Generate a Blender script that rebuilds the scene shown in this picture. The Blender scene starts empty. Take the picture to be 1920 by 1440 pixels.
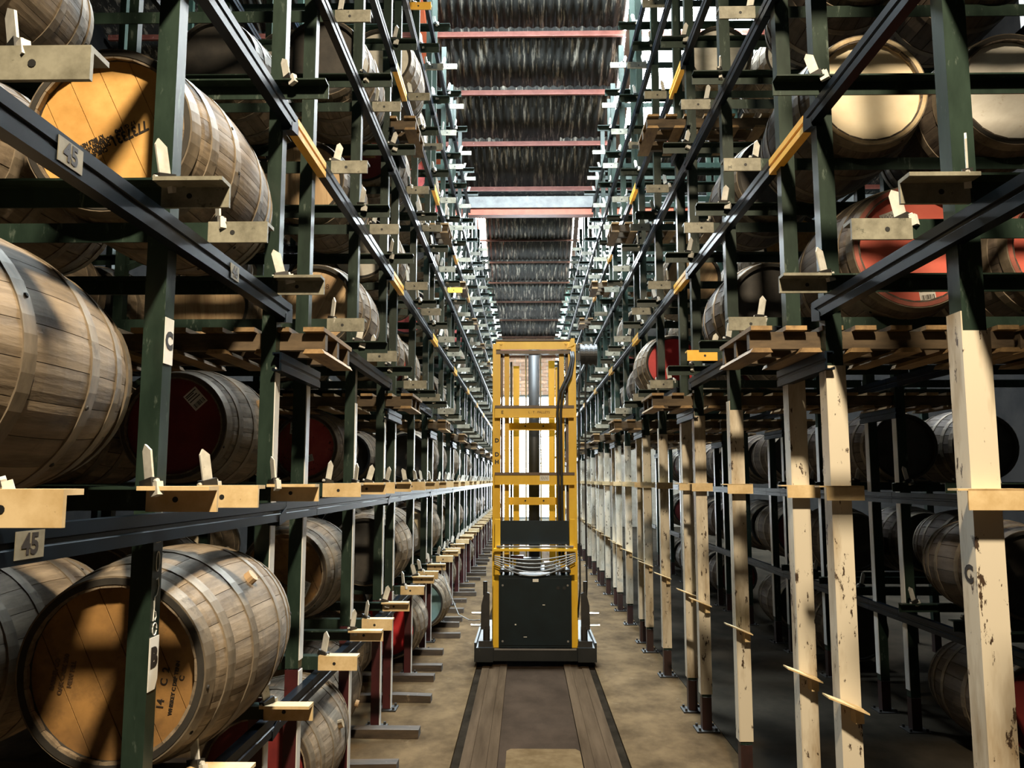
import bpy, bmesh, math, random
from mathutils import Vector, Matrix
R_ = random.Random(11)
C = bpy.context.scene.collection
PI = math.pi

# ------------------------------------------------------------------ camera
cd = bpy.data.cameras.new('camera'); cam = bpy.data.objects.new('camera', cd); C.objects.link(cam)
cd.sensor_width = 36.0; cd.lens = 36.0 * 1550 / 1920; cd.clip_start = 0.05
cam.location = (0, 0, 1.88); cam.rotation_euler = (PI / 2 + 0.1155, 0, 0.0165)
bpy.context.scene.camera = cam

# ------------------------------------------------------------------ world, exposure, lights
W = bpy.data.worlds.new('world'); bpy.context.scene.world = W; W.use_nodes = True
W.node_tree.nodes['Background'].inputs[0].default_value = (0.55, 0.72, 0.85, 1)
W.node_tree.nodes['Background'].inputs[1].default_value = 0.25
vs = bpy.context.scene.view_settings
vs.view_transform = 'Standard'; vs.look = 'None'; vs.gamma = 1.0; vs.use_curve_mapping = False; vs.exposure = 0.0
bpy.context.scene.cycles.use_denoising = True
bpy.context.scene.cycles.max_bounces = 8
bpy.context.scene.cycles.sample_clamp_indirect = 8.0
SKY_E = 45.0          # daylight through translucent roof sheets
WIN_E = 26.0          # daylight through the end windows


def area(name, loc, target, sx, sy, watts, col, shape='RECTANGLE'):
    l = bpy.data.lights.new(name, 'AREA'); l.shape = shape; l.size = sx; l.size_y = sy; l.energy = watts; l.color = col
    o = bpy.data.objects.new(name, l); C.objects.link(o); o.location = loc
    o.rotation_euler = (Vector(target) - Vector(loc)).to_track_quat('-Z', 'Y').to_euler()
    return o


# warm high-bay lamp hanging over the aisle a little in front of the camera, above the frame
area('high_bay_lamp', (0.5, -0.3, 6.15), (0.1, 3.2, 0.0), 0.36, 0.36, 800, (1.0, 0.82, 0.57), 'DISK')
# unseen cool lamps added under the opaque roof to brighten the aisle
area('aisle_fill_front', (0.1, 9.0, 9.9), (0.1, 9.8, 0), 3.0, 1.8, 3000, (0.80, 0.93, 1.0))
area('aisle_fill_middle', (0.1, 24.9, 10.0), (0.1, 24.95, 0), 3.0, 2.2, 5500, (0.80, 0.94, 1.0))
area('aisle_fill_valley', (0.1, 17.6, 7.4), (0.1, 19.5, 0), 2.2, 1.4, 220, (0.80, 0.94, 1.0))

# ------------------------------------------------------------------ layout constants (metres)
P = 2.87
RO = (1.585, 2.32, 2.745, 3.49)          # cross rails of a bay along the aisle
PO = (2.535, 3.67, 4.20)                 # posts of a bay
ZC, DZ = 1.86, 0.90
TIERS = {'B': -1, 'C': 0, 'D': 1, 'E': 2, 'F': 3, 'G': 4, 'H': 5, 'I': 6}
XT = {-1: -0.885, 1: 1.107}
XB = {-1: -1.075, 1: 1.305}
XP = {-1: -1.15, 1: 1.365}
ROW = 1.57
ORD = ['first', 'second', 'third', 'fourth', 'fifth', 'sixth', 'seventh', 'eighth', 'ninth', 'tenth', 'eleventh', 'twelfth']
SIDE = {-1: 'left', 1: 'right'}


def roof_z(y):
    d = min(abs(y - v) for v in (-1.0, 16.3, 33.6))
    return 7.53 + 0.49 * d


def proj(x, y, z):
    f, pi_, ya, H = 1550, .1155, -.0165, 1.88
    z -= H; xc = x * math.cos(ya) - y * math.sin(ya); yc = x * math.sin(ya) + y * math.cos(ya)
    d = yc * math.cos(pi_) + z * math.sin(pi_); u = -yc * math.sin(pi_) + z * math.cos(pi_)
    if d < .3: return None
    return 960 + f * xc / d, 720 - f * u / d


def seen(x, y, z, m=150):
    p = proj(x, y, z)
    return p is not None and -m < p[0] < 1920 + m and -m < p[1] < 1440 + m


# ------------------------------------------------------------------ materials
def mat(name, c1, c2=None, rough=.6, metal=0., scale=(6, 6, 6), detail=5, c3=None, thr=.62, s3=18, rnd=.0, bump=0., spec=.5, edge=.06, lo=.35, hi=.65):
    m = bpy.data.materials.new(name); m.use_nodes = True
    nt = m.node_tree; N = nt.nodes; L = nt.links; b = N['Principled BSDF']
    b.inputs['Roughness'].default_value = rough; b.inputs['Metallic'].default_value = metal
    b.inputs['Specular IOR Level'].default_value = spec
    if c2 is None:
        b.inputs['Base Color'].default_value = (*c1, 1); return m
    tc = N.new('ShaderNodeTexCoord'); oi = N.new('ShaderNodeObjectInfo')
    mp = N.new('ShaderNodeMapping'); mp.inputs['Scale'].default_value = scale
    mu = N.new('ShaderNodeMath'); mu.operation = 'MULTIPLY'; mu.inputs[1].default_value = 53.0
    L.new(oi.outputs['Random'], mu.inputs[0]); L.new(mu.outputs[0], mp.inputs['Location'])
    L.new(tc.outputs['Object'], mp.inputs['Vector'])
    n1 = N.new('ShaderNodeTexNoise'); n1.inputs['Scale'].default_value = 1.0; n1.inputs['Detail'].default_value = detail
    n1.inputs['Roughness'].default_value = .65
    L.new(mp.outputs[0], n1.inputs['Vector'])
    r = N.new('ShaderNodeValToRGB'); r.color_ramp.elements[0].position = lo; r.color_ramp.elements[1].position = hi
    r.color_ramp.elements[0].color = (*c1, 1); r.color_ramp.elements[1].color = (*c2, 1)
    L.new(n1.outputs['Fac'], r.inputs['Fac'])
    out = r.outputs['Color']
    if c3 is not None:
        n2 = N.new('ShaderNodeTexNoise'); n2.inputs['Scale'].default_value = 1.0 if isinstance(s3, tuple) else s3; n2.inputs['Detail'].default_value = 6
        n2.inputs['Roughness'].default_value = .7
        ad = N.new('ShaderNodeVectorMath'); ad.operation = 'ADD'
        L.new(tc.outputs['Object'], ad.inputs[0]); L.new(mu.outputs[0], ad.inputs[1])
        m2 = N.new('ShaderNodeMapping'); m2.inputs['Scale'].default_value = s3 if isinstance(s3, tuple) else (1, 1, 1)
        L.new(ad.outputs[0], m2.inputs['Vector']); L.new(m2.outputs[0], n2.inputs['Vector'])
        r2 = N.new('ShaderNodeValToRGB'); r2.color_ramp.elements[0].position = thr; r2.color_ramp.elements[1].position = thr + edge
        L.new(n2.outputs['Fac'], r2.inputs['Fac'])
        mx = N.new('ShaderNodeMix'); mx.data_type = 'RGBA'
        L.new(r2.outputs['Color'], mx.inputs['Factor']); L.new(out, mx.inputs['A']); mx.inputs['B'].default_value = (*c3, 1)
        out = mx.outputs['Result']
    if rnd > 0:
        at = N.new('ShaderNodeAttribute'); at.attribute_name = 'tone'
        ad2 = N.new('ShaderNodeMath'); ad2.operation = 'ADD'
        L.new(oi.outputs['Random'], ad2.inputs[0]); L.new(at.outputs['Fac'], ad2.inputs[1])
        fr = N.new('ShaderNodeMath'); fr.operation = 'FRACT'; L.new(ad2.outputs[0], fr.inputs[0])
        mr = N.new('ShaderNodeMapRange'); mr.inputs['To Min'].default_value = 1 - rnd; mr.inputs['To Max'].default_value = 1 + rnd
        L.new(fr.outputs[0], mr.inputs['Value'])
        hs = N.new('ShaderNodeHueSaturation'); L.new(mr.outputs[0], hs.inputs['Value']); L.new(out, hs.inputs['Color'])
        out = hs.outputs['Color']
    L.new(out, b.inputs['Base Color'])
    if bump > 0:
        bp = N.new('ShaderNodeBump'); bp.inputs['Strength'].default_value = bump; bp.inputs['Distance'].default_value = .01
        L.new(n1.outputs['Fac'], bp.inputs['Height']); L.new(bp.outputs[0], b.inputs['Normal'])
    return m


def emit(name, col, s):
    m = bpy.data.materials.new(name); m.use_nodes = True; nt = m.node_tree
    b = nt.nodes['Principled BSDF']; b.inputs['Base Color'].default_value = (.8, .8, .8, 1)
    b.inputs['Emission Color'].default_value = (*col, 1); b.inputs['Emission Strength'].default_value = s
    return m


M = {}
M['green'] = mat('dark_green_paint', (.009, .018, .013), (.019, .034, .025), .38, scale=(9, 9, 3), spec=.32, c3=(.09, .115, .095), thr=.60, s3=(24, 24, 7), edge=.12, bump=.05)
M['navy'] = mat('navy_paint', (.0015, .003, .005), (.004, .008, .014), .38, scale=(9, 4, 9), spec=.12, c3=(.05, .06, .075), thr=.70, s3=40)
M['cream'] = mat('cream_paint', (.52, .37, .18), (.70, .54, .31), .5, scale=(10, 10, 10), c3=(.18, .12, .06), thr=.68, s3=22)
M['greytip'] = mat('dulled_rail_paint', (.12, .113, .082), (.25, .24, .185), .5, scale=(12, 12, 12), c3=(.07, .07, .05), thr=.62, s3=20)
M['yellowtip'] = mat('yellow_orange_paint', (.80, .40, .03), (.88, .50, .06), .5, scale=(9, 9, 9))
M['white'] = mat('white_flaking_paint', (.26, .18, .09), (.60, .54, .43), .5, scale=(6, 6, 1.4), lo=.28, hi=.52, c3=(.05, .03, .018), thr=.605, s3=(26, 26, 9), edge=.025, bump=.1)
M['strip'] = mat('white_edge_paint', (.62, .62, .60), (.78, .78, .76), .30, scale=(7, 7, 3), c3=(.12, .10, .08), thr=.70, s3=30)
M['flap'] = mat('galvanised_flap', (.45, .44, .40), (.66, .65, .61), .42, scale=(14, 14, 14), c3=(.2, .18, .15), thr=.66, s3=30)
M['burgundy'] = mat('burgundy_paint', (.035, .008, .009), (.065, .012, .014), .42, scale=(8, 8, 3), c3=(.02, .01, .01), thr=.6)
M['footpaint'] = mat('dark_foot_paint', (.018, .008, .007), (.04, .014, .012), .5, scale=(8, 8, 3))
M['blackiron'] = mat('black_iron', (.010, .010, .010), (.022, .02, .018), .55, scale=(9, 9, 9))
M['hole'] = mat('bolt_hole_black', (.006, .006, .006))
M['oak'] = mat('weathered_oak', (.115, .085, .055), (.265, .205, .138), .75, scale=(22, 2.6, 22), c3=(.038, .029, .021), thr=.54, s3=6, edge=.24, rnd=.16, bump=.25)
M['oakshaded'] = mat('shaded_dark_oak', (.055, .042, .032), (.13, .10, .075), .7, scale=(22, 2.6, 22), c3=(.02, .016, .013), thr=.58, s3=7, edge=.2, rnd=.25, bump=.25)  # darkened oak for right-rack casks, their shade put into the colour
M['hoop'] = mat('dull_hoop_steel', (.13, .105, .075), (.26, .21, .15), .55, .35, scale=(5, 14, 5), c3=(.06, .045, .03), thr=.58, s3=11, edge=.15)
M['chime_cream'] = mat('cream_chime', (.42, .30, .16), (.70, .58, .38), .6, scale=(9, 9, 9))
M['chime_red'] = mat('red_brown_chime', (.20, .07, .05), (.40, .11, .08), .6, scale=(9, 9, 9))
M['chime_brown'] = mat('dark_brown_chime', (.035, .026, .018), (.075, .055, .038), .75, scale=(14, 14, 14))  # dark brown ring over the front stave ends
M['joint'] = mat('chime_black', (.014, .012, .010), (.03, .026, .02), .8, scale=(9, 9, 9))
HEADS = {
    'ochre': mat('ochre_head_paint', (.44, .23, .055), (.62, .36, .11), .6, scale=(5, 3, 5), c3=(.22, .10, .03), thr=.63, s3=5, edge=.1, bump=.08),
    'darkochre': mat('dark_ochre_head', (.15, .078, .026), (.36, .19, .055), .65, scale=(4, 3, 4), c3=(.05, .03, .016), thr=.50, s3=5, edge=.25),
    'red': mat('coral_red_head', (.62, .12, .085), (.70, .16, .11), .5, scale=(4, 4, 4), c3=(.30, .05, .04), thr=.68, s3=12),
    'maroon': mat('maroon_head', (.13, .014, .014), (.20, .022, .02), .55, scale=(5, 5, 5), c3=(.06, .01, .01), thr=.66, s3=9),
    'brightred': mat('bright_red_head', (.55, .02, .025), (.68, .035, .04), .5, scale=(5, 5, 5), c3=(.25, .01, .01), thr=.66, s3=9),
    'crackred': mat('crackled_red_head', (.52, .075, .07), (.70, .14, .12), .6, scale=(6, 6, 6), c3=(.12, .015, .015), thr=.60, s3=14, edge=.03, bump=.4),
    'cream': mat('cream_head', (.74, .62, .42), (.82, .72, .53), .55, scale=(4, 4, 4), c3=(.45, .32, .16), thr=.66, s3=9, edge=.08),
    'pale': mat('pale_stained_head', (.55, .52, .46), (.70, .68, .62), .55, scale=(4, 4, 9), c3=(.30, .20, .11), thr=.60, s3=6, edge=.1),
    'wood': mat('bare_wood_head', (.36, .23, .12), (.55, .39, .22), .65, scale=(18, 18, 2.2), c3=(.22, .13, .06), thr=.62, s3=6, edge=.15),
    'dark': mat('dark_stained_head', (.022, .020, .018), (.055, .048, .04), .6, scale=(5, 5, 5), c3=(.10, .085, .07), thr=.68, s3=9),
    'blue': mat('pale_blue_head', (.15, .30, .36), (.22, .40, .46), .6, scale=(5, 5, 5), c3=(.08, .14, .16), thr=.64, s3=8),
}
M['ink'] = mat('stencil_ink', (.020, .014, .010))
M['inkfaint'] = mat('faded_stencil_ink', (.10, .055, .025))
M['paper'] = mat('paper_label', (.70, .68, .62), (.80, .78, .73), .7, scale=(8, 8, 8))
M['plate'] = mat('number_plate', (.15, .135, .095), (.22, .20, .15), .6, scale=(20, 20, 20))
M['chalk'] = mat('chalk', (.75, .75, .72))
M['pallet'] = mat('pallet_timber', (.15, .090, .038), (.33, .21, .092), .75, scale=(14, 4, 14), c3=(.14, .085, .04), thr=.58, s3=9, edge=.15, rnd=.2)
M['palletdark'] = mat('dark_pallet_bearer', (.045, .030, .016), (.11, .075, .04), .8, scale=(4, 14, 14))
M['batten'] = mat('old_timber_batten', (.022, .015, .010), (.070, .048, .029), .85, scale=(3, 16, 16), c3=(.12, .09, .06), thr=.64, s3=10, bump=.3)
M['concrete'] = mat('worn_concrete', (.036, .0225, .011), (.135, .089, .045), .85, scale=(2.6, 1.8, 2.6), detail=9, c3=(.17, .125, .08), thr=.64, s3=5, edge=.12, bump=.15, spec=.02, lo=.3, hi=.7)
M['pit'] = mat('dusty_track_bed', (.024, .016, .0105), (.044, .029, .019), .9, scale=(2.5, 1.5, 2.5), detail=8, c3=(.09, .066, .046), thr=.72, s3=9, spec=.02)
M['trackplate'] = mat('worn_track_plate', (.036, .023, .013), (.070, .046, .027), .85, scale=(9, .7, 9), detail=8, c3=(.12, .088, .058), thr=.68, s3=6, spec=.02)
M['groove'] = mat('groove_dirt', (.008, .006, .004), (.02, .015, .010), .95, scale=(6, 4, 6), spec=.01)
M['mat'] = mat('tan_floor_mat', (.075, .047, .021), (.115, .076, .038), .85, scale=(7, 7, 7), c3=(.09, .058, .028), thr=.6, s3=12, spec=.02)
M['roof'] = mat('weathered_fibre_cement', (.014, .015, .014), (.048, .048, .042), .85, scale=(9, 1.3, 9), detail=8, c3=(.34, .31, .25), thr=.535, s3=(13, 1.6, 13), edge=.10, bump=.2, lo=.3, hi=.75)
M['purlin'] = mat('salmon_purlin_paint', (.26, .075, .05), (.36, .12, .085), .55, scale=(5, 5, 5), c3=(.62, .42, .34), thr=.64, s3=9)
M['purlindark'] = mat('rusty_brown_purlin', (.035, .018, .012), (.075, .036, .024), .8, scale=(5, 5, 5), spec=.1)
M['rafterbrown'] = mat('weathered_brown_rafter', (.10, .055, .035), (.20, .12, .08), .7, scale=(5, 5, 5))
M['rafter'] = mat('red_oxide_paint', (.50, .10, .04), (.60, .14, .06), .5, scale=(5, 5, 5), c3=(.35, .16, .12), thr=.66, s3=9)
M['gutter'] = mat('grey_gutter', (.20, .21, .21), (.32, .34, .33), .5, scale=(5, 5, 5), c3=(.25, .22, .19), thr=.64, s3=9)
M['brick'] = mat('brickwork', (.30, .17, .11), (.45, .29, .19), .85, scale=(8, 8, 8), c3=(.5, .42, .33), thr=.62, s3=12, rnd=.25)
M['mortar'] = mat('mortar', (.30, .27, .22), (.40, .36, .30), .9, scale=(6, 6, 6))
M['wall'] = mat('darkened_wall', (.008, .008, .008), (.016, .015, .014), .95, scale=(2, 2, 2), spec=.05)  # near-black wall colour stands in for the darkness behind the racks
M['winframe'] = mat('window_steel', (.10, .11, .11), (.16, .17, .17), .5, scale=(6, 6, 6))
M['pane'] = emit('daylit_pane', (.86, .95, 1.0), WIN_E)
M['skylight'] = emit('daylit_roof_sheet', (.92, .98, 1.0), SKY_E)
M['yellow'] = mat('crane_yellow', (.70, .40, .014), (.80, .50, .034), .42, scale=(5, 5, 2), c3=(.20, .11, .03), thr=.70, s3=16, edge=.05)
M['teal'] = mat('dark_teal_enamel', (.0025, .008, .011), (.005, .014, .019), .35, scale=(4, 4, 4), c3=(.20, .22, .22), thr=.76, s3=30, edge=.02)
M['chassis'] = mat('charcoal_chassis', (.005, .007, .008), (.011, .013, .014), .5, scale=(6, 6, 6), c3=(.09, .08, .07), thr=.66, s3=14)
M['rubber'] = mat('black_rubber', (.010, .011, .012), (.02, .021, .022), .5, scale=(9, 9, 9))
M['cable'] = mat('grey_cable', (.14, .14, .135), (.24, .24, .23), .4, scale=(9, 9, 9))
M['chrome'] = mat('bright_steel', (.55, .56, .57), (.65, .66, .67), .28, .9, scale=(9, 9, 9))
M['brownbar'] = mat('dark_brown_edge', (.07, .04, .022), (.11, .065, .035), .45, scale=(9, 9, 9))


# ------------------------------------------------------------------ mesh helpers
class MB:
    def __init__(s): s.v = []; s.f = []; s.m = []

    def add(s, vs, fs, m=0):
        o = len(s.v); s.v += [tuple(v) for v in vs]; s.f += [tuple(i + o for i in f) for f in fs]; s.m += [m] * len(fs); return s

    def box(s, x0, x1, y0, y1, z0, z1, m=0):
        if x0 > x1: x0, x1 = x1, x0
        return s.add([(x0, y0, z0), (x1, y0, z0), (x1, y1, z0), (x0, y1, z0), (x0, y0, z1), (x1, y0, z1), (x1, y1, z1), (x0, y1, z1)],
                     [(3, 2, 1, 0), (4, 5, 6, 7), (0, 1, 5, 4), (1, 2, 6, 5), (2, 3, 7, 6), (3, 0, 4, 7)], m)

    def ext(s, poly, a, b, axis, m=0):
        """extrude a 2-D polygon from a to b along axis; poly coords are the two other axes in x,y,z order"""
        n = len(poly)
        def pt(p, t):
            return {'x': (t, p[0], p[1]), 'y': (p[0], t, p[1]), 'z': (p[0], p[1], t)}[axis]
        vs = [pt(p, a) for p in poly] + [pt(p, b) for p in poly]
        fs = [(i, (i + 1) % n, n + (i + 1) % n, n + i) for i in range(n)] + [tuple(range(n))[::-1], tuple(range(n, 2 * n))]
        return s.add(vs, fs, m)

    def cyl(s, c, r, h, axis='z', n=12, m=0, r2=None):
        r2 = r if r2 is None else r2
        vs = []
        for k, rr in ((0, r), (h, r2)):
            for i in range(n):
                a = 2 * PI * i / n; u, w = rr * math.cos(a), rr * math.sin(a)
                vs.append({'z': (c[0] + u, c[1] + w, c[2] + k), 'x': (c[0] + k, c[1] + u, c[2] + w), 'y': (c[0] + w, c[1] + k, c[2] + u)}[axis])
        fs = [(i, (i + 1) % n, n + (i + 1) % n, n + i) for i in range(n)] + [tuple(range(n))[::-1], tuple(range(n, 2 * n))]
        return s.add(vs, fs, m)

    def tube(s, pts, r, n=6, m=0):
        pts = [Vector(p) for p in pts]; rings = []
        up = Vector((0.123, 0.45, 0.88))
        for i, p in enumerate(pts):
            t = (pts[min(i + 1, len(pts) - 1)] - pts[max(i - 1, 0)]).normalized()
            a = t.cross(up).normalized(); b = t.cross(a)
            rings.append([p + r * (math.cos(2 * PI * k / n) * a + math.sin(2 * PI * k / n) * b) for k in range(n)])
        vs = [v for q in rings for v in q]; fs = []
        for i in range(len(rings) - 1):
            for k in range(n): fs.append((i * n + k, i * n + (k + 1) % n, (i + 1) * n + (k + 1) % n, (i + 1) * n + k))
        fs += [tuple(range(n))[::-1], tuple(range((len(rings) - 1) * n, len(rings) * n))]
        return s.add(vs, fs, m)

    def mesh(s, name, mats, smooth=False, recalc=True):
        me = bpy.data.meshes.new(name); me.from_pydata(s.v, [], s.f)
        for m in mats: me.materials.append(m)
        if len(mats) > 1: me.polygons.foreach_set('material_index', s.m)
        if recalc:
            bm = bmesh.new(); bm.from_mesh(me); bmesh.ops.recalc_face_normals(bm, faces=bm.faces); bm.to_mesh(me); bm.free()
        if smooth: me.polygons.foreach_set('use_smooth', [True] * len(me.polygons))
        me.update(); return me


CACHE = {}


def cached(key, fn):
    if key not in CACHE: CACHE[key] = fn()
    return CACHE[key]


def obj(name, me, parent=None, loc=(0, 0, 0), rot=(0, 0, 0)):
    o = bpy.data.objects.new(name, me); C.objects.link(o); o.location = loc; o.rotation_euler = rot
    if parent is not None: o.parent = parent
    return o


def empty(name, loc, label, cat, group=None, rot=(0, 0, 0)):
    o = bpy.data.objects.new(name, None); C.objects.link(o); o.location = loc; o.rotation_euler = rot; o.empty_display_size = .1
    return tag(o, label, cat, group)


def tag(o, label, cat, group=None):
    o['label'] = label; o['category'] = cat
    if group: o['group'] = group
    return o


def struct(o): o['kind'] = 'structure'; return o


def text_mesh(body, size, mats, extrude=.0008, bold=0.0):
    key = ('txt', body, size, bold)
    def mk():
        cu = bpy.data.curves.new('txt', 'FONT'); cu.body = body; cu.size = size; cu.align_x = 'CENTER'; cu.align_y = 'CENTER'
        cu.extrude = extrude; cu.offset = bold; cu.resolution_u = 3
        o = bpy.data.objects.new('txt', cu); C.objects.link(o)
        dg = bpy.context.evaluated_depsgraph_get(); me = bpy.data.meshes.new_from_object(o.evaluated_get(dg))
        me.materials.clear()
        for m in mats: me.materials.append(m)
        bpy.data.objects.remove(o); bpy.data.curves.remove(cu); me.name = 'lettering'
        return me
    return cached(key, mk)


def plate_mesh(body, w, h, size, matkey, bold=.004, chip=False):
    """a flat plate in its local XY plane (normal +Z) with raised lettering, one mesh, two materials"""
    def mk():
        b = MB()
        poly = [(-w / 2, -h / 2), (w / 2 - (.25 * w if chip else 0), -h / 2), (w / 2, -h / 2 + (.18 * h if chip else 0)), (w / 2, h / 2), (-w / 2, h / 2)]
        b.ext(poly, 0, .002, 'z', 0)
        t = text_mesh(body, size, [M['ink']], .0005, bold)
        b.add([(v.co.x, v.co.y + (.1 * h if chip else 0), v.co.z + .0027) for v in t.vertices], [tuple(p.vertices) for p in t.polygons], 1)
        return b.mesh('plate', [M[matkey], M['ink']], recalc=False)
    return cached(('plate', body, w, h, matkey), mk)


# rotations that lay a local XY plane (normal +Z) on a face
FACE_FRONT = (PI / 2, 0, 0)              # faces -Y, text reads along +X
FACE_AISLE_L = (PI / 2, 0, PI / 2)       # faces +X, text reads along +Y
FACE_AISLE_R = (PI / 2, 0, -PI / 2)      # faces -X, text reads along -Y

# ------------------------------------------------------------------ the building
floor_b = MB()
TC = 0.095                                # middle of the track
floor_b.box(-7.0, TC - .60, -3.0, 34.2, -.15, 0)
floor_b.box(TC + .60, 7.4, -3.0, 34.2, -.15, 0)
struct(obj('floor', floor_b.mesh('floor', [M['concrete']])))
fl = bpy.data.objects['floor']
g = MB().box(TC - .60, TC + .60, -3, 34.2, -.15, -.035)
obj('track_bed', g.mesh('track_bed', [M['pit']]), fl)
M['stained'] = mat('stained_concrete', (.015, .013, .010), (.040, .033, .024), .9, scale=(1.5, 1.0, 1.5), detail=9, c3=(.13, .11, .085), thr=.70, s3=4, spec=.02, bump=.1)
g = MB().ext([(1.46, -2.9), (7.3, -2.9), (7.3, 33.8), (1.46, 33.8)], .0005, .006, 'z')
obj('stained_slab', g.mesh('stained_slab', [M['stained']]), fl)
for s in (-1, 1):
    x = TC + s * .415
    pl = MB().ext([(x - .125, -.034), (x + .125, -.034), (x + .125, -.008), (x + .085, -.006), (x + .055, -.006), (x + .05, -.013), (x - .05, -.013), (x - .055, -.006), (x - .085, -.006), (x - .125, -.008)], -3, 34.0, 'y')
    obj('track_plate', pl.mesh('track_plate', [M['trackplate']]), fl)
    gr = MB().box(x + s * .127, x + s * .184, -3, 34, -.034, -.022)
    obj('track_groove', gr.mesh('track_groove', [M['groove']]), fl)

m_ = MB().ext([(TC - .235, 4.5), (TC + .285, 4.5), (TC + .285, 6.10), (TC + .255, 6.15), (TC - .205, 6.15), (TC - .235, 6.10)], -.0345, -.022, 'z')
tag(obj('floor_mat', m_.mesh('floor_mat', [M['mat']])), 'tan mat lying in the track bed between the two rail plates', 'mat')

# walls
struct(obj('wall_left', MB().box(-7.2, -7.0, -3.2, 34.4, 0, 13).mesh('wall_left', [M['wall']])))
struct(obj('wall_right', MB().box(7.4, 7.6, -3.2, 34.4, 0, 13).mesh('wall_right', [M['wall']])))
struct(obj('wall_rear', MB().box(-7.2, 7.6, -3.4, -3.2, 0, 13).mesh('wall_rear', [M['wall']])))
YE = 33.9
WINS = [(-1.75, 1.95)]
WZ0, WZ1 = .30, 5.35
wb = MB()
wb.box(-7, 7.4, YE, YE + .3, 0, WZ0); wb.box(-7, 7.4, YE, YE + .3, WZ1, 8.2)
xs = [-7.0] + [v for w in WINS for v in w] + [7.4]
for i in range(0, len(xs), 2): wb.box(xs[i], xs[i + 1], YE, YE + .3, WZ0, WZ1)
wall_end = struct(obj('wall_end', wb.mesh('wall_end', [M['mortar']])))
bk = MB().box(-.205, .205, -.02, .03, -.068, .068).mesh('brick', [M['brick']])
for r in range(18):                       # big block-like courses that can be told apart above the middle window
    for c in range(9):
        x = -1.75 + c * .44 + (.22 if r % 2 else 0)
        obj('brick', bk, wall_end, (x, YE - .005 - R_.random() * .01, WZ1 + .09 + r * .148))
for wi, (x0, x1) in enumerate(WINS):
    wf = MB().box(x0, x1, YE + .05, YE + .12, WZ0, WZ0 + .08).box(x0, x1, YE + .05, YE + .12, WZ1 - .08, WZ1)
    wf.box(x0, x0 + .08, YE + .05, YE + .12, WZ0, WZ1).box(x1 - .08, x1, YE + .05, YE + .12, WZ0, WZ1)
    w = struct(obj('window_%d' % (wi + 1), wf.mesh('window_frame', [M['winframe']])))
    nx, nz = 8, 9
    px, pz = (x1 - x0 - .16) / nx, (WZ1 - WZ0 - .16) / nz
    pm = MB().box(-px / 2 + .012, px / 2 - .012, -.004, .004, -pz / 2 + .012, pz / 2 - .012).mesh('pane', [M['pane']])
    vm = MB().box(-.014, .014, -.03, .03, WZ0 + .08, WZ1 - .08).mesh('mullion', [M['winframe']])
    hm = MB().box(x0 + .08, x1 - .08, -.028, .028, -.014, .014).mesh('transom', [M['winframe']])
    for i in range(nx):
        if i: obj('mullion', vm, w, (x0 + .08 + i * px, YE + .085, 0))
        for j in range(nz): obj('pane', pm, w, (x0 + .08 + (i + .5) * px, YE + .09, WZ0 + .08 + (j + .5) * pz))
    for j in range(1, nz): obj('transom', hm, w, (0, YE + .085, WZ0 + .08 + j * pz))

# roof: two-way pitched bays whose ridges run across the aisle; valleys at y = -1, 16.3, 33.6
SLOPE = math.atan(.49)
ceiling = struct(bpy.data.objects.new('ceiling', None)); C.objects.link(ceiling)


def corr_sheet(w, length, name, mm):
    b = MB(); nc = int(w / .146 * 8); vs = []
    for j in (0, 1):
        for i in range(nc + 1):
            x = w * i / nc; vs.append((x, j * length, .026 * math.sin(2 * PI * x / .146)))
    for j in (0, 1):
        for i in range(nc + 1):
            x = w * i / nc; vs.append((x, j * length, .026 * math.sin(2 * PI * x / .146) + .008))
    n = nc + 1; fs = []
    for i in range(nc):
        fs.append((i, i + 1, n + i + 1, n + i)); fs.append((2 * n + i, 2 * n + i + 1, 3 * n + i + 1, 3 * n + i))
        fs.append((i, i + 1, 2 * n + i + 1, 2 * n + i)); fs.append((n + i, n + i + 1, 3 * n + i + 1, 3 * n + i))
    b.add(vs, fs); return b.mesh(name, [mm], smooth=True)


SW = .146 * 7
STEP = 1.03
sheet = corr_sheet(SW + .05, (STEP + .10) / math.cos(SLOPE), 'roof_sheet', M['roof'])
glow = corr_sheet(SW + .05, (STEP + .10) / math.cos(SLOPE), 'translucent_sheet', M['skylight'])
X0R = TC - 6.5 * SW
purl = MB().box(-6.9, 7.3, 0, .07, -.075, 0).box(-6.9, 7.3, .0, .012, -.085, 0).mesh('purlin', [M['purlin']])
purl2 = MB().box(-6.9, 7.3, 0, .06, -.055, 0).mesh('purlin', [M['purlindark']])
for v in (16.3, 33.6):
    for k in range(9):                    # descending slope: k = 0 at the valley
        yb = v - (k + 1) * STEP - .37
        if yb < v - 8.9 or yb > 33.9: continue
        zb = 7.53 + .49 * (v - yb)
        for c in range(13):
            x = X0R + c * SW
            trans = (v < 20 and c in (8, 9) and k in (1, 2, 3, 4)) or (v > 20 and c in (3, 4, 8, 9) and k in (3, 4, 5, 6))
            if v < 20 and abs(x + SW / 2 - TC) > 4.2: continue
            obj('translucent_sheet' if trans else 'roof_sheet', glow if trans else sheet, ceiling, (x, yb - .05, zb + .02 + .004 * (c % 2)), (-SLOPE, 0, 0))
    for k in range(9):
        yy = v - .39 - k * STEP
        if yy < v - 8.6: continue
        obj('purlin', purl if v < 20 else purl2, ceiling, (0, yy, 7.53 + .49 * (v - yy) - .035))
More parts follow.
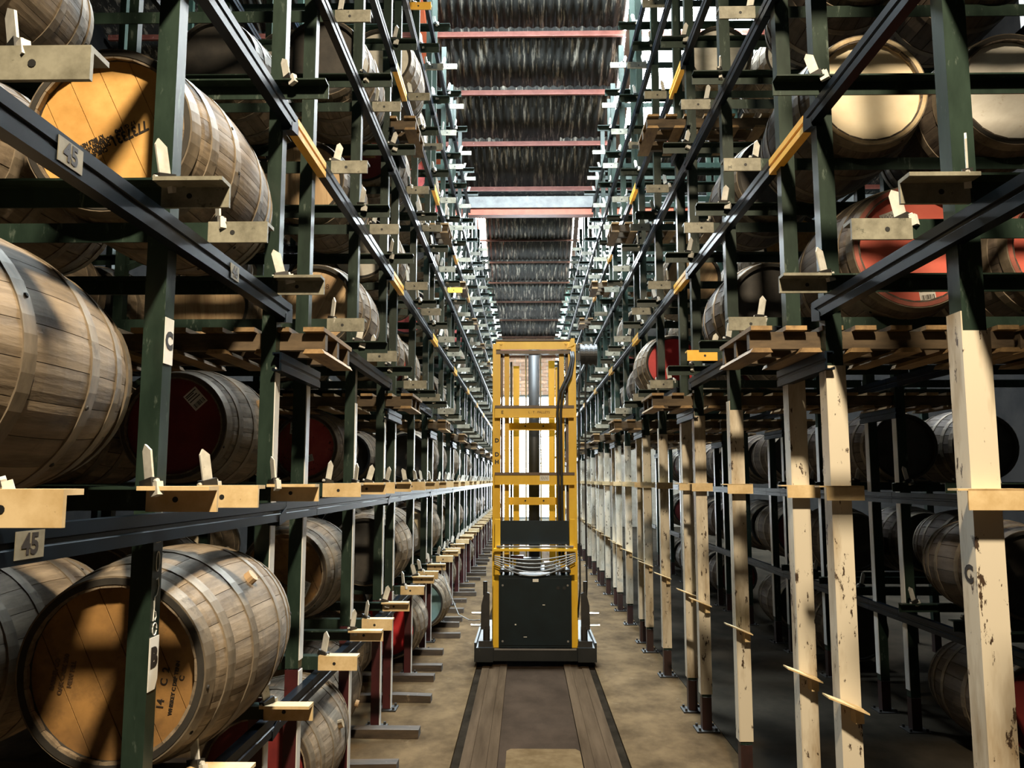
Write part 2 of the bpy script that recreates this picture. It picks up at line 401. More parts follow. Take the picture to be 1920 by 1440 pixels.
# ascending slopes and the outer bits of the first bay, plain sheeting out of sight
for (ya, yb) in ((-1.0, 7.65), (16.3, 24.95)):
    za, zb = 7.53, 7.53 + .49 * (yb - ya)
    b = MB().ext([(ya, za + .06), (yb, zb + .06), (yb, zb + .12), (ya, za + .12)], -7, 7.4, 'x')
    obj('upper_roof', b.mesh('upper_roof', [M['roof']]), ceiling)
for (xa, xb) in ((-7.0, X0R + 2 * SW + .12), (X0R + 11 * SW - .12, 7.4)):
    b = MB().ext([(7.65, 11.77 + .06), (16.3, 7.53 + .06), (16.3, 7.65), (7.65, 11.89)], xa, xb, 'x')
    obj('outer_roof', b.mesh('outer_roof', [M['roof']]), ceiling)
# valley gutter and red tie beam
struct(obj('trim_1', MB().box(-6.9, 7.3, 15.95, 16.35, 7.27, 7.50).mesh('gutter', [M['gutter']])))
struct(obj('trim_2', MB().box(-6.9, 7.3, 16.0, 16.2, 7.14, 7.265).mesh('tie_beam', [M['rafter']])))
struct(obj('trim_3', MB().box(-6.9, 7.3, 33.2, 33.6, 7.27, 7.52).mesh('gutter', [M['gutter']])))
struct(obj('trim_4', MB().box(-6.9, 7.3, 33.2, 33.45, 7.12, 7.265).mesh('tie_beam', [M['rafter']])))
ti = 5
for v in (16.3, 33.6):
    for x in (-1.66, 1.72):
        b = MB()
        ya, yb = v - 8.5, v - .4
        za, zb = 7.53 + .49 * 8.5 - .16, 7.53 + .49 * .4 - .16
        b.ext([(ya, za - .17), (yb, zb - .17), (yb, zb), (ya, za)], x - .075, x + .075, 'x')
        struct(obj('trim_%d' % ti, b.mesh('rafter', [M['rafter'] if x < 0 else M['rafterbrown']]))); ti += 1


# ------------------------------------------------------------------ casks
NST = 24
BR, BH, HL = .345, .286, .45


def prof(t): return BR - (BR - BH) * (t / HL) ** 2


HOOPS = [(-.45, -.400), (-.335, -.290), (-.165, -.120), (.120, .165), (.290, .335), (.400, .45)]


def stave_mesh(mk):
    def mkf():
        b = MB(); na = 12; w = PI / NST - .0028
        vs = []; fs = []
        for i in range(na + 1):
            t = -HL + 2 * HL * i / na; r = prof(t); ch = .012 if i in (0, na) else 0
            for k in (-1, -.5, 0, .5, 1): vs.append(((r - ch - (.0015 if abs(k) == 1 else 0)) * math.sin(k * w), t, (r - ch - (.0015 if abs(k) == 1 else 0)) * math.cos(k * w)))
            for k in (1, -1): vs.append(((r - .03) * math.sin(k * w), t, (r - .03) * math.cos(k * w)))
        for i in range(na):
            for k in range(7): fs.append((i * 7 + k, i * 7 + (k + 1) % 7, (i + 1) * 7 + (k + 1) % 7, (i + 1) * 7 + k))
        fs += [tuple(range(7)), tuple(range(na * 7, na * 7 + 7))[::-1]]
        b.add(vs, fs); return b.mesh('stave', [M[mk]])
    return cached(('stave', mk), mkf)


def hoop_mesh(i, n=48, rivets=True):
    def mkf():
        a, c = HOOPS[i]; b = MB(); vs = []; fs = []
        sub = 3
        for j in range(sub + 1):
            t = a + (c - a) * j / sub
            for k in range(n):
                an = 2 * PI * k / n; r = prof(t) + .0035; vs.append((r * math.sin(an), t, r * math.cos(an)))
        for t in (c, a):
            for k in range(n):
                an = 2 * PI * k / n; r = prof(t) - .004; vs.append((r * math.sin(an), t, r * math.cos(an)))
        nr = sub + 3
        for j in range(nr):
            for k in range(n): fs.append((j * n + k, j * n + (k + 1) % n, ((j + 1) % nr) * n + (k + 1) % n, ((j + 1) % nr) * n + k))
        b.add(vs, fs)
        if rivets:
            for q in (.28, .36):
                an = q * 2 * PI + i * .5; t = a + (c - a) * (.3 if q < .3 else .7); r = prof(t) + .002
                p = Vector((r * math.sin(an), t, r * math.cos(an))); nrm = Vector((math.sin(an), 0, math.cos(an)))
                u = Vector((0, 1, 0)); w = nrm.cross(u)
                ring = [p + .008 * (math.cos(2 * PI * k / 8) * u + math.sin(2 * PI * k / 8) * w) for k in range(8)] + [p + .005 * nrm + .005 * (math.cos(2 * PI * k / 8) * u + math.sin(2 * PI * k / 8) * w) for k in range(8)]
                b.add(ring, [(k, (k + 1) % 8, 8 + (k + 1) % 8, 8 + k) for k in range(8)] + [tuple(range(8, 16))], 1)
        return b.mesh('hoop', [M['hoop'], M['joint']], smooth=False)
    return cached(('hoop', i, n, rivets), mkf)


def head_mesh(col, back=False):
    """round head cut into planks by shallow grooves, recessed inside the staves"""
    def mkf():
        r = BH - .024; y = -HL + .035; b = MB()
        joints = [-.165, -.062, .045, .15] if col in ('ochre', 'darkochre', 'wood') else []
        xs_ = [-r * .9999]
        g = .0016
        cuts = []
        for j in joints: cuts += [(j - g, 0), (j - g * .5, 1), (j + g * .5, 1), (j + g, 0)]
        steps = sorted([(-r * math.cos(PI * i / 24), 0) for i in range(25)] + cuts)
        vs = []; fs = []
        for x, d in steps:
            h = math.sqrt(max(0, r * r - x * x)); yy = y + (.004 if d else 0)
            vs += [(x, yy, -h), (x, yy, h)]
        for i in range(len(steps) - 1): fs.append((2 * i, 2 * i + 1, 2 * i + 3, 2 * i + 2))
        b.add(vs, fs)
        me = b.mesh('head', [HEADS[col]], recalc=False)
        me.flip_normals() if me.polygons[len(me.polygons) // 2].normal.y > 0 else None
        return me
    return cached(('head', col), mkf)


def body_mesh(mk, lod=2):
    """staves of a farther cask as one grooved shell with a tone per stave"""
    def mkf():
        b = MB(); na = 8; w = PI / NST; vs = []; fs = []; tone = []
        rr = random.Random(5)
        for s in range(NST):
            a0 = 2 * PI * s / NST; base = len(vs); tv = rr.random()
            for i in range(na + 1):
                t = -HL + 2 * HL * i / na; r = prof(t)
                for k, dr in ((-1, -.006), (-.93, 0), (.93, 0), (1, -.006)): vs.append(((r + dr) * math.sin(a0 + k * w), t, (r + dr) * math.cos(a0 + k * w)))
            for i in range(na):
                for k in range(3): fs.append((base + i * 4 + k, base + i * 4 + k + 1, base + (i + 1) * 4 + k + 1, base + (i + 1) * 4 + k)); tone.append(tv)
        b.add(vs, fs)
        n = 48                            # chime ring and inner lip at both ends
        for sgn in (-1, 1):
            o = []
            for (r, t) in ((prof(HL), HL), (prof(HL) - .024, HL), (prof(HL) - .026, HL - .037)):
                o += [(r * math.sin(2 * PI * k / n), sgn * t, r * math.cos(2 * PI * k / n)) for k in range(n)]
            b.add(o, [(j * n + k, j * n + (k + 1) % n, (j + 1) * n + (k + 1) % n, (j + 1) * n + k) for j in (0, 1) for k in range(n)], 1)
            tone += [.5] * (2 * n)
        me = b.mesh('cask_body', [M[mk], M['joint']], recalc=True)
        at = me.attributes.new('tone', 'FLOAT', 'FACE'); at.data.foreach_set('value', tone[:len(me.polygons)])
        return me
    return cached(('body', mk), mkf)


def far_mesh(col, mk):
    def mkf():
        b = MB(); n = 24
        pr = [(-.45, BH, 1), (-.40, prof(.40) + .004, 1), (-.399, prof(.4), 0), (-.335, prof(.335), 0), (-.334, prof(.334) + .004, 1), (-.29, prof(.29) + .004, 1), (-.289, prof(.289), 0), (-.165, prof(.165), 0), (-.164, prof(.164) + .004, 1),
              (-.12, prof(.12) + .004, 1), (-.119, prof(.119), 0), (.119, prof(.119), 0), (.12, prof(.12) + .004, 1), (.165, prof(.165) + .004, 1), (.166, prof(.166), 0), (.29, prof(.29), 0), (.291, prof(.29) + .004, 1), (.335, prof(.335) + .004, 1), (.336, prof(.336), 0), (.45, BH, 1)]
        vs = [(r * math.sin(2 * PI * k / n), t, r * math.cos(2 * PI * k / n)) for t, r, _ in pr for k in range(n)]
        for j in range(len(pr) - 1):
            mi = 1 if (pr[j][2] and pr[j + 1][2]) else 0
            b.m += [mi] * n
        b.v = vs; b.f = [(j * n + k, j * n + (k + 1) % n, (j + 1) * n + (k + 1) % n, (j + 1) * n + k) for j in range(len(pr) - 1) for k in range(n)]
        o = []
        for (r, t) in ((BH, -.45), (BH - .024, -.45), (BH - .026, -.413)): o += [(r * math.sin(2 * PI * k / n), t, r * math.cos(2 * PI * k / n)) for k in range(n)]
        b.add(o, [(j * n + k, j * n + (k + 1) % n, (j + 1) * n + (k + 1) % n, (j + 1) * n + k) for j in (0, 1) for k in range(n)], 3)
        b.add([((BH - .025) * math.sin(2 * PI * k / n), -.413, (BH - .025) * math.cos(2 * PI * k / n)) for k in range(n)], [tuple(range(n))], 2)
        b.add([(BH * math.sin(2 * PI * k / n), .45, BH * math.cos(2 * PI * k / n)) for k in range(n)], [tuple(range(n))], 0)
        return b.mesh('cask', [M[mk], M['hoop'], HEADS[col], M['joint']], recalc=True)
    return cached(('far', col, mk), mkf)


def barcode_label():
    def mk():
        b = MB(); w, h = .085, .105
        b.box(-w / 2, w / 2, -h / 2, h / 2, 0, .0012, 0)
        rr = random.Random(3); x = -.034
        while x < .032:
            ww = rr.choice((.0015, .003, .0045)); b.box(x, x + ww, -.044, -.018, .0013, .0018, 1); x += ww + rr.choice((.002, .003, .004))
        for yy, ww in ((.040, .07), (.031, .05), (.018, .062), (.002, .07)): b.box(-.036, -.036 + ww, yy - .0028, yy + .0028, .0013, .0017, 1)
        return b.mesh('label', [M['paper'], M['ink']], recalc=False)
    return cached('barcode', mk)


def scrawl_label():
    def mk():
        b = MB(); w, h = .10, .06
        b.box(-w / 2, w / 2, -h / 2, h / 2, 0, .0012, 0)
        for q in range(3):
            pts = [(-.04 + .08 * i / 12, -.012 + .012 * q + .008 * math.sin(i * 1.7 + q), .0018) for i in range(13)]
            b.tube(pts, .0012, 4, 1)
        return b.mesh('label', [M['paper'], M['ink']], recalc=False)
    return cached('scrawl', mk)


def chime_mesh(mk_):
    def mkf():
        b = MB(); n = 56; o = []
        for (r, t) in ((BH - .002, -.4502), (BH - .003, -.4525), (BH - .022, -.4525), (BH - .0255, -.4135)): o += [(r * math.sin(2 * PI * k / n), t, r * math.cos(2 * PI * k / n)) for k in range(n)]
        b.add(o, [(j * n + k, j * n + (k + 1) % n, (j + 1) * n + (k + 1) % n, (j + 1) * n + k) for j in range(3) for k in range(n)])
        return b.mesh('chime', [M[mk_]])
    return cached(('chime', mk_), mkf)


CASKS = []
bung_m = MB().cyl((0, 0, 0), .026, .035, 'z', 12, 0, .024).mesh('bung', [HEADS['wood']])


def cask(x, zrail, yc, col, label, lod, wood='oak', scale=1.0, roll=None, group=None, sit=.305, chime=None):
    az = zrail + sit * scale
    c = empty('oak_cask', (x, yc, az - BR * scale), label, 'cask', group) if lod < 3 else None
    roll = R_.uniform(0, 2 * PI) if roll is None else roll
    ctr = (0, 0, BR * scale)
    CASKS.append((x, yc, az))
    if lod == 3:
        o = obj('oak_cask', far_mesh(col, wood), None, (x, yc, az), (0, roll, 0)); o.scale = (scale,) * 3
        return tag(o, label, 'cask', group)
    if lod == 1:
        sm = stave_mesh(wood)
        for s in range(NST): obj('stave', sm, c, ctr, (0, roll + 2 * PI * s / NST, 0)).scale = (scale,) * 3
        a = roll + .9
        bu = obj('bung', bung_m, c, (math.sin(a) * (BR - .012) * scale, 0, BR * scale + math.cos(a) * (BR - .012) * scale), (0, a, 0)); bu['label'] = 'pale wooden bung'
    else:
        obj('cask_body', body_mesh(wood), c, ctr, (0, roll, 0)).scale = (scale,) * 3
    for i in range(6): obj('hoop', hoop_mesh(i, 48 if lod == 1 else 32, lod == 1), c, ctr, (0, roll + i * .7, 0)).scale = (scale,) * 3
    if lod == 1:
        ck = chime or ('chime_brown' if wood == 'oak' else 'joint')
        obj('chime', chime_mesh(ck), c, ctr).scale = (scale,) * 3
    h = obj('head', head_mesh(col), c, ctr, (0, R_.uniform(-.6, .6) if lod == 2 else -.45, 0)); h.scale = (scale,) * 3
    rear = obj('head', head_mesh('dark'), c, ctr, (0, 0, PI)); rear.scale = (scale,) * 3
    c['front'] = 1
    return c


def on_head(c, name, me, u, v, ang, scale=1.0, lift=.0012):
    """put a flat mesh on the front head of cask c at (u, v) from its middle, turned by ang"""
    o = obj(name, me, c, (u, -(HL - .035) * scale - lift, BR * scale + v))
    o.rotation_euler = (Matrix.Rotation(PI / 2, 3, 'X') @ Matrix.Rotation(ang, 3, 'Z')).to_euler()
    return o


S0, S1 = 1.955, 3.12                      # cask middles within a bay


def yslot(n, s): return (S0, S1)[s] + n * P


def zr(t): return ZC + DZ * TIERS[t]


USED = set()
ZA = .06


def near(x, t, n, s, col, label, lod=1, **k):
    USED.add((-1 if x < 0 else 1, t, n, s, 0 if abs(x) < (1.95 if x < 0 else 2.2) else 1))
    sc = k.get('scale', 1.0)
    z = ZA + .04 if t == 'A' else zr(t)
    return cask(x, z, yslot(n, s), col, label, lod, **k)


# hand-placed casks of the left rack
c = near(-1.42, 'D', 0, 1, 'ochre', 'weathered oak cask with ochre head stencilled 7737331, behind shelf sign 45', roll=3.3, chime='joint')
o = on_head(c, 'stencil', text_mesh('7737331', .050, [M['ink']], .0005, .0016), .058, .0, PI + .47); o.scale = (.78, 1, 1)
on_head(c, 'stencil', text_mesh('17 G', .020, [M['ink']], .0005, .0004), .060, .032, PI + .47)
on_head(c, 'stencil', text_mesh('190', .020, [M['ink']], .0005, .0012), .022, .012, PI + .47)
for q, tx in enumerate(('KY BRLS NEW 6', 'BOURBON WHISKEY', 'DISTILLED 2007', 'CASK 40 DSP')):
    o = on_head(c, 'stencil', text_mesh(tx, .021, [M['ink']], .0005, .0009), (-.078, -.064, -.052, -.054)[q], (-.033, -.044, -.057, -.075)[q], PI + .47); o.scale = (.72, 1, 1)
near(-2.12, 'D', 0, 1, 'darkochre', 'oak cask with dark ochre head at the picture edge left of stencil 7737331', 2)
near(-1.45, 'C', 0, 0, 'dark', 'big weathered oak cask side-on at the picture edge, above shelf sign 45 strip', roll=2.8)
near(-2.28, 'E', 0, 1, 'dark', 'oak cask with staves showing in the top corner above the ochre-headed cask')
c = near(-1.30, 'B', 0, 1, 'darkochre', 'large oak cask with dark ochre head behind the post marked B', roll=-.05, scale=1.04, chime='joint')
for q, (tx, sz, u, v) in enumerate((('WHISKEY C DSP TENN', .0165, .188, -.05), ('C  2', .032, .158, -.015), ('14', .032, .147, -.10), ('C', .022, .212, -.02))):
    on_head(c, 'stencil', text_mesh(tx, sz, [M['ink']], .0005, .0006), u, v, PI / 2 - .12, 1.04)
for q in range(3):
    on_head(c, 'stencil', text_mesh(('BARREL CO', 'OAK CASK 200', 'NEW FILL')[q], .019, [M['inkfaint']], .0005, .001), -.195 + .027 * q, -.01, PI / 2 - .15, 1.04)
near(-2.02, 'B', 0, 1, 'dark', 'oak cask pressed behind the large dark ochre-headed cask, lower shelf', 1, roll=.4)
c = near(-1.88, 'C', 1, 0, 'maroon', 'oak cask with shaded maroon head beside the post marked C', roll=.2)
on_head(c, 'paper_label', barcode_label(), .10, .15, .75)
near(-2.60, 'C', 1, 0, 'wood', 'oak cask in the dark behind the maroon-headed cask by post C', 2)
c = near(-1.94, 'C', 2, 0, 'crackred', 'oak cask with crackled red head and barcode label, above cream rail tips', 1, roll=.8)
on_head(c, 'paper_label', barcode_label(), -.10, .17, -.05); on_head(c, 'paper_label', scrawl_label(), .02, -.10, .3)
near(-2.27, 'B', 1, 0, 'dark', 'pale oak cask with black head behind post C, lower shelf', 1, roll=.5)
near(-1.60, 'B', 1, 1, 'darkochre', 'oak cask with brown stencilled head and white tag, lower shelf', 1, roll=.6)
c = bpy.data.objects[-1] if False else [o for o in C.objects if o.name.startswith('oak_cask')][-1]
on_head(c, 'paper_label', scrawl_label(), .13, -.10, 1.2)
for q in range(4): on_head(c, 'stencil', text_mesh(('BLEND', 'OAK 07', 'CASK 18', 'MALT')[q], .035, [M['ink']], .0005, .001), -.13 + .035 * q, -.01 - .02 * q, -.6)
near(-1.40, 'B', 2, 0, 'dark', 'oak cask with charcoal head and white tag behind third white-edged post', 2)
near(-1.38, 'A', 1, 0, 'maroon', 'oak cask with dark red head on the floor in the near corner', 1, roll=.35)
near(-1.53, 'A', 1, 1, 'wood', 'oak cask on floor battens just behind the floor-level dark red one', 1, roll=.9)
near(-1.72, 'A', 2, 0, 'brightred', 'bright red-headed cask on the floor behind a burgundy post', 2)
near(-1.38, 'A', 2, 1, 'brightred', 'bright red-headed cask on the floor, right of the other bright red one', 2)
near(-1.28, 'A', 3, 0, 'blue', 'pale blue-headed cask on the floor at the aisle edge', 2)
near(-1.55, 'E', 1, 1, 'wood', 'bare wood-headed cask above another wood head, green posts in front', 2)
c = near(-1.45, 'D', 1, 1, 'wood', 'cask with bare wood head bearing faint pencil writing, behind green posts', 2)
on_head(c, 'stencil', text_mesh('597368', .05, [M['inkfaint']], .0005, 0), .02, .14, 0)
near(-1.53, 'E', 2, 1, 'wood', 'cask with grainy wood head further along, under a yellow beam joint', 2)
near(-1.50, 'D', 2, 0, 'wood', 'cask with wood head low behind the pallet walkway, left rack', 2)
near(-1.99, 'G', 2, 1, 'crackred', 'pink-red cask head above the upper pallet walkway, left rack', 2)
near(-2.70, 'G', 2, 1, 'brightred', 'bright red cask head deep behind the upper pallet walkway, left rack', 2)
near(-1.34, 'G', 2, 0, 'pale', 'cask with pale streaked head high on the left rack', 2)

# hand-placed casks of the right rack
c = near(2.07, 'D', 1, 0, 'red', 'hogshead with coral red head and barcode label behind a diagonal navy beam', 1, scale=1.15, roll=.2, wood='oakshaded', chime='chime_red')
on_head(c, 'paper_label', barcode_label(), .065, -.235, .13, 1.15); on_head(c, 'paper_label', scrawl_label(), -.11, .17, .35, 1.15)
near(2.88, 'D', 1, 0, 'red', 'hogshead with coral red head cut by the picture edge beside the white post', 1, scale=1.15, roll=.7, wood='oakshaded', chime='chime_red')
c = near(1.88, 'E', 1, 0, 'cream', 'cask with smooth cream head high on the right rack', 1, roll=.3, wood='oakshaded', scale=1.10, chime='chime_cream')
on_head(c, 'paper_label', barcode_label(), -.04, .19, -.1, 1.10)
near(2.66, 'E', 1, 0, 'pale', 'cask with pale head streaked with brown stains, right of the cream head', 1, roll=.3, wood='oakshaded', scale=1.10)
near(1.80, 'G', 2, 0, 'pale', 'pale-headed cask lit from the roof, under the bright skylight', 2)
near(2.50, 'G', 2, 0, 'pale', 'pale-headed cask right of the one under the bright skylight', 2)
near(1.68, 'D', 1, 1, 'dark', 'cask with black head left of the coral red hogshead', 2, wood='oakshaded')
near(2.40, 'D', 1, 1, 'dark', 'dark cask hidden behind the coral red hogshead', 2, wood='oakshaded')
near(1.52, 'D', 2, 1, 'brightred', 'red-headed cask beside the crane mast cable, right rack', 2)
near(1.75, 'E', 1, 1, 'dark', 'brown cask side-on behind the cream-headed one', 2, wood='oakshaded')
near(1.9, 'F', 1, 0, 'dark', 'dark cask above the cream-headed one, in the top corner', 2, wood='oakshaded')
near(2.62, 'F', 1, 0, 'dark', 'dark cask in the far top corner behind a green post', 2, wood='oakshaded')

# casks that fill the rest of the two racks
FILLCOL = ['wood', 'wood', 'dark', 'maroon', 'pale', 'darkochre', 'cream', 'crackred', 'dark']
HN = {'wood': 'wood-headed', 'dark': 'black-headed', 'maroon': 'maroon-headed', 'pale': 'pale-headed', 'darkochre': 'brown-headed', 'cream': 'cream-headed', 'crackred': 'red-headed'}
TN = {'A': 'floor level', 'B': 'lowest shelf', 'C': 'second shelf', 'D': 'third shelf', 'E': 'fourth shelf', 'F': 'fifth shelf', 'G': 'sixth shelf', 'H': 'seventh shelf', 'I': 'top shelf'}
GRP = {-1: 'casks filling the left rack', 1: 'casks filling the right rack'}


def fill(side, t, n, s, depth, prob):
    if (side, t, n, s, depth) in USED or R_.random() > prob: return
    xb = {-1: (-1.48, -2.20), 1: (1.72, 2.43)}[side][depth] if depth < 2 else {-1: -3.05, 1: 3.28 + (depth - 2) * .72}[side]
    x = xb + R_.uniform(-.02, .02) + (-.05 * side if depth == 0 and R_.random() < .3 else 0)
    z = (ZA + .04) if t == 'A' else zr(t)
    y = yslot(n, s)
    if z + .85 > roof_z(y) or not seen(x, y - .4, z + .3, 60): return
    col = R_.choice(FILLCOL)
    if t == 'A' and side == -1: col = R_.choice(['maroon', 'wood', 'dark', 'brightred' if False else 'maroon'])
    if side == 1 and t in 'ABC': col = R_.choice(['dark', 'maroon', 'dark'])  # only dark heads here, painting in the shade low inside the right rack
    wood = 'oakshaded' if (side == 1 and (t in 'ABC' or R_.random() < .5)) else 'oak'  # lower right casks always get the darkened oak
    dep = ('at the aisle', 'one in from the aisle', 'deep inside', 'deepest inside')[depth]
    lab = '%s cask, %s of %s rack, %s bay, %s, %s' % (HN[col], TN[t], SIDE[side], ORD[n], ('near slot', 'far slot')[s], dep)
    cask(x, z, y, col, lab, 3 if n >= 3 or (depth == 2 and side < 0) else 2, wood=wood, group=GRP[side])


for n in range(0, 11):
    for s in (0, 1):
        for t in 'ABCDEFGHI':
            pr = (.92 if t in 'ABC' else .72 if t in 'DE' else .9 if t == 'F' and n < 3 else .4 if t == 'F' else .3 if t == 'G' else 0) if n > 0 else 0
            if n < 2 and t in 'B' or (n == 1 and s == 1 and t == 'C') or (n == 1 and s == 0 and t in 'DE'): pr = 0
            fill(-1, t, n, s, 0, pr if n < 6 else pr * .75)
            if n < 5: fill(-1, t, n, s, 1, pr * .75)
            if n < 4 and t in 'BCDE': fill(-1, t, n, s, 2, .8)
            if t in 'DEFGHI': fill(1, t, n, s, 0, (0 if t in 'FGHI' else .62) if 0 < n < 6 else .3 if n and t in 'DEF' else 0)
            if t in 'DEFG' and n < 4 and n > 0: fill(1, t, n, s, 1, .6 if t in 'DE' else 0)
            if t in 'ABC' and 0 < n < 6: fill(1, t, n, s, 2, .85)
            if t in 'BC' and 0 < n < 3: fill(1, t, n, s, 3, .8)


# ------------------------------------------------------------------ racks, one top-level thing per bay
def rail_mesh(side, typ, xa, xb, painted=False):
    """L-angle across the aisle; typ 0: upright leg towards the camera, typ 1: away"""
    def mk():
        f = 1 if typ == 0 else -1
        poly = [(0, -.068), (0, 0), (f * .068, 0), (f * .068, -.007), (f * .007, -.007), (f * .007, -.068)]
        b = MB().ext(poly, xa, xb, 'x', 0)
        return b.mesh('cross_rail', [M['green']])
    return cached(('rail', side, typ, xa, xb), mk)


def tip_mesh(side, typ, mk_='cream'):
    def mk():
        f = 1 if typ == 0 else -1; xa = XT[side]; xb = XT[side] + side * .205
        e = .0025
        poly = [(-f * e, -.071), (-f * e, e), (f * .071, e), (f * .071, -.0095), (f * .0095, -.0095), (f * .0095, -.071)]
        b = MB().ext(poly, xa, xb, 'x', 0)
        hx = XT[side] + side * .12
        yh = -f * (e + .0006) if typ == 0 else .0095 * f - .0006
        b.cyl((hx, (-e - .0012) if typ == 0 else (-.0095 - .0012), -.036), .0085, .001, 'y', 10, 1)
        return b.mesh('painted_tip', [M[mk_], M['hole']])
    return cached(('tip', side, typ, mk_), mk)


def flap_mesh(k):
    """stop flap: thin plate with a pointed top, hinge pin and bracket"""
    def mk():
        b = MB()
        b.ext([(-.020, 0), (.020, 0), (.020, .085), (-.006, .108), (-.020, .09)], -.003, .003, 'y', 0)
        b.box(-.03, .03, -.014, .014, -.022, .004, 1); b.cyl((-.04, 0, -.008), .007, .08, 'x', 8, 0)
        b.box(.012, .05, -.010, .010, -.05, -.012, 0)
        return b.mesh('stop_flap', [M['flap'], M['blackiron']])
    return cached(('flap', k), mk)


def far_rail_mesh(side, typ, hi):
    def mk():
        b = MB(); f = 1 if typ == 0 else -1
        poly = [(0, -.068), (0, 0), (f * .068, 0), (f * .068, -.007), (f * .007, -.007), (f * .007, -.068)]
        b.ext(poly, XT[side] + side * .206, XP[side] + side * ROW, 'x', 0)
        b.ext(poly, XT[side], XT[side] + side * .205, 'x', 1)
        x = XT[side] + side * .19
        b.ext([(x - .02, .0), (x + .02, .0), (x + .02 - side * .03, .10), (x - .015 - side * .03, .10)], f * .02, f * .026, 'y', 2)
        return b.mesh('cross_rail', [M['green'], M['cream'] if not hi else M['greytip'] if typ == 0 else M['green'], M['flap']])
    return cached(('farrail', side, typ, hi), mk)


def post_mesh(z0, z1, w, mk_, name='post'):
    z1 = round(z1, 1) if z1 > 3 else z1
    def mk():
        h = w / 2; t = .007
        poly = [(-h, -h), (h, -h), (h, h), (h - .02, h), (h - .02, h - t), (h - t, h - t), (h - t, -h + t), (-h + t, -h + t), (-h + t, h - t), (-h + .02, h - t), (-h + .02, h), (-h, h)]
        return MB().ext(poly, z0, z1, 'z').mesh(name, [M[mk_]])
    return cached(('post', z0, z1, w, mk_), mk)


def foot_mesh():
    def mk():
        b = MB().box(-.085, .085, -.085, .085, 0, .012)
        for sx in (-1, 1):
            for sy in (-1, 1): b.cyl((sx * .062, sy * .062, .012), .010, .02, 'z', 6)
        return b.mesh('base_plate', [M['blackiron']])
    return cached('foot', mk)


def sleeve_mesh(side, z1):
    def mk():
        h = .0405; t = .004; a = -side                       # aisle direction
        notch = .035
        b = MB()
        b.box(-h - .0015, h + .0015, -h - t, -h, .27, z1)      # front leg
        x0 = a * (h); x1 = a * (h + t)
        b.box(x0, x1, -h - t, h, .27, z1 + .06)                # aisle leg runs a little higher
        return b.mesh('white_sleeve', [M['white']])
    return cached(('sleeve', side, z1), mk)


def strip_mesh(w, z0, z1):
    def mk(): return MB().box(w / 2 + .0005, w / 2 + .005, -w / 2, w / 2, z0, z1).mesh('aisle_strip', [M['strip']])
    return cached(('strip', w, z0, z1), mk)


def beam_mesh(side, ya, yb, mk_='navy'):
    """lipped channel: web towards the aisle with a pressed groove"""
    def mk():
        x = XB[side]; s = side
        poly = [(x, -.082), (x, -.05), (x + s * .006, -.046), (x + s * .006, -.036), (x, -.032), (x, 0), (x + s * .042, 0), (x + s * .042, -.012), (x + s * .036, -.012), (x + s * .036, -.006),
                (x + s * .010, -.006), (x + s * .010, -.076), (x + s * .036, -.076), (x + s * .036, -.070), (x + s * .042, -.070), (x + s * .042, -.082)]
        return MB().ext(poly, ya, yb, 'y').mesh('beam', [M[mk_]])
    return cached(('beam', side, ya, yb, mk_), mk)


def endplate_mesh(side):
    def mk():
        x = XB[side] - side * .002
        b = MB().ext([(-.05, -.10), (.05, -.085), (.05, -.02), (-.05, -.06)], x, x + side * .05, 'x')
        return b.mesh('end_bracket', [M['navy']])
    return cached(('endp', side), mk)


def bracket_mesh(side):
    def mk():
        b = MB(); xa = -side * .085; xb = side * .075
        b.box(xa - side * .03, xb, -.102, -.044, -.006, 0); b.box(xa, xb, -.102, -.096, -.062, -.001)
        return b.mesh('bracket', [M['cream']])
    return cached(('brk', side), mk)


def low_bracket_mesh(side):
    def mk():
        b = MB()
        b.add([(-side * .12, -.12, .035), (side * .03, -.16, -.02), (side * .03, -.046, -.02), (-side * .12, -.046, .035),
               (-side * .12, -.12, .042), (side * .03, -.16, -.013), (side * .03, -.046, -.013), (-side * .12, -.046, .042)],
              [(3, 2, 1, 0), (4, 5, 6, 7), (0, 1, 5, 4), (1, 2, 6, 5), (2, 3, 7, 6), (3, 0, 4, 7)])
        b.box(-side * .005, side * .03, -.10, -.045, -.07, -.012)
        return b.mesh('bracket', [M['cream']])
    return cached(('lbrk', side), mk)


def brace_mesh(side, y0, z0, y1, z1):
    def mk():
        d = Vector((0, y1 - y0, z1 - z0)).normalized(); nrm = Vector((0, -d.z, d.y)) * .02
        return MB().ext([(y0 - nrm.y, z0 - nrm.z), (y1 - nrm.y, z1 - nrm.z), (y1 + nrm.y, z1 + nrm.z), (y0 + nrm.y, z0 + nrm.z)], -.004, .004, 'x').mesh('brace', [M['green']])
    return cached(('brace', y0, z0, y1, z1), mk)


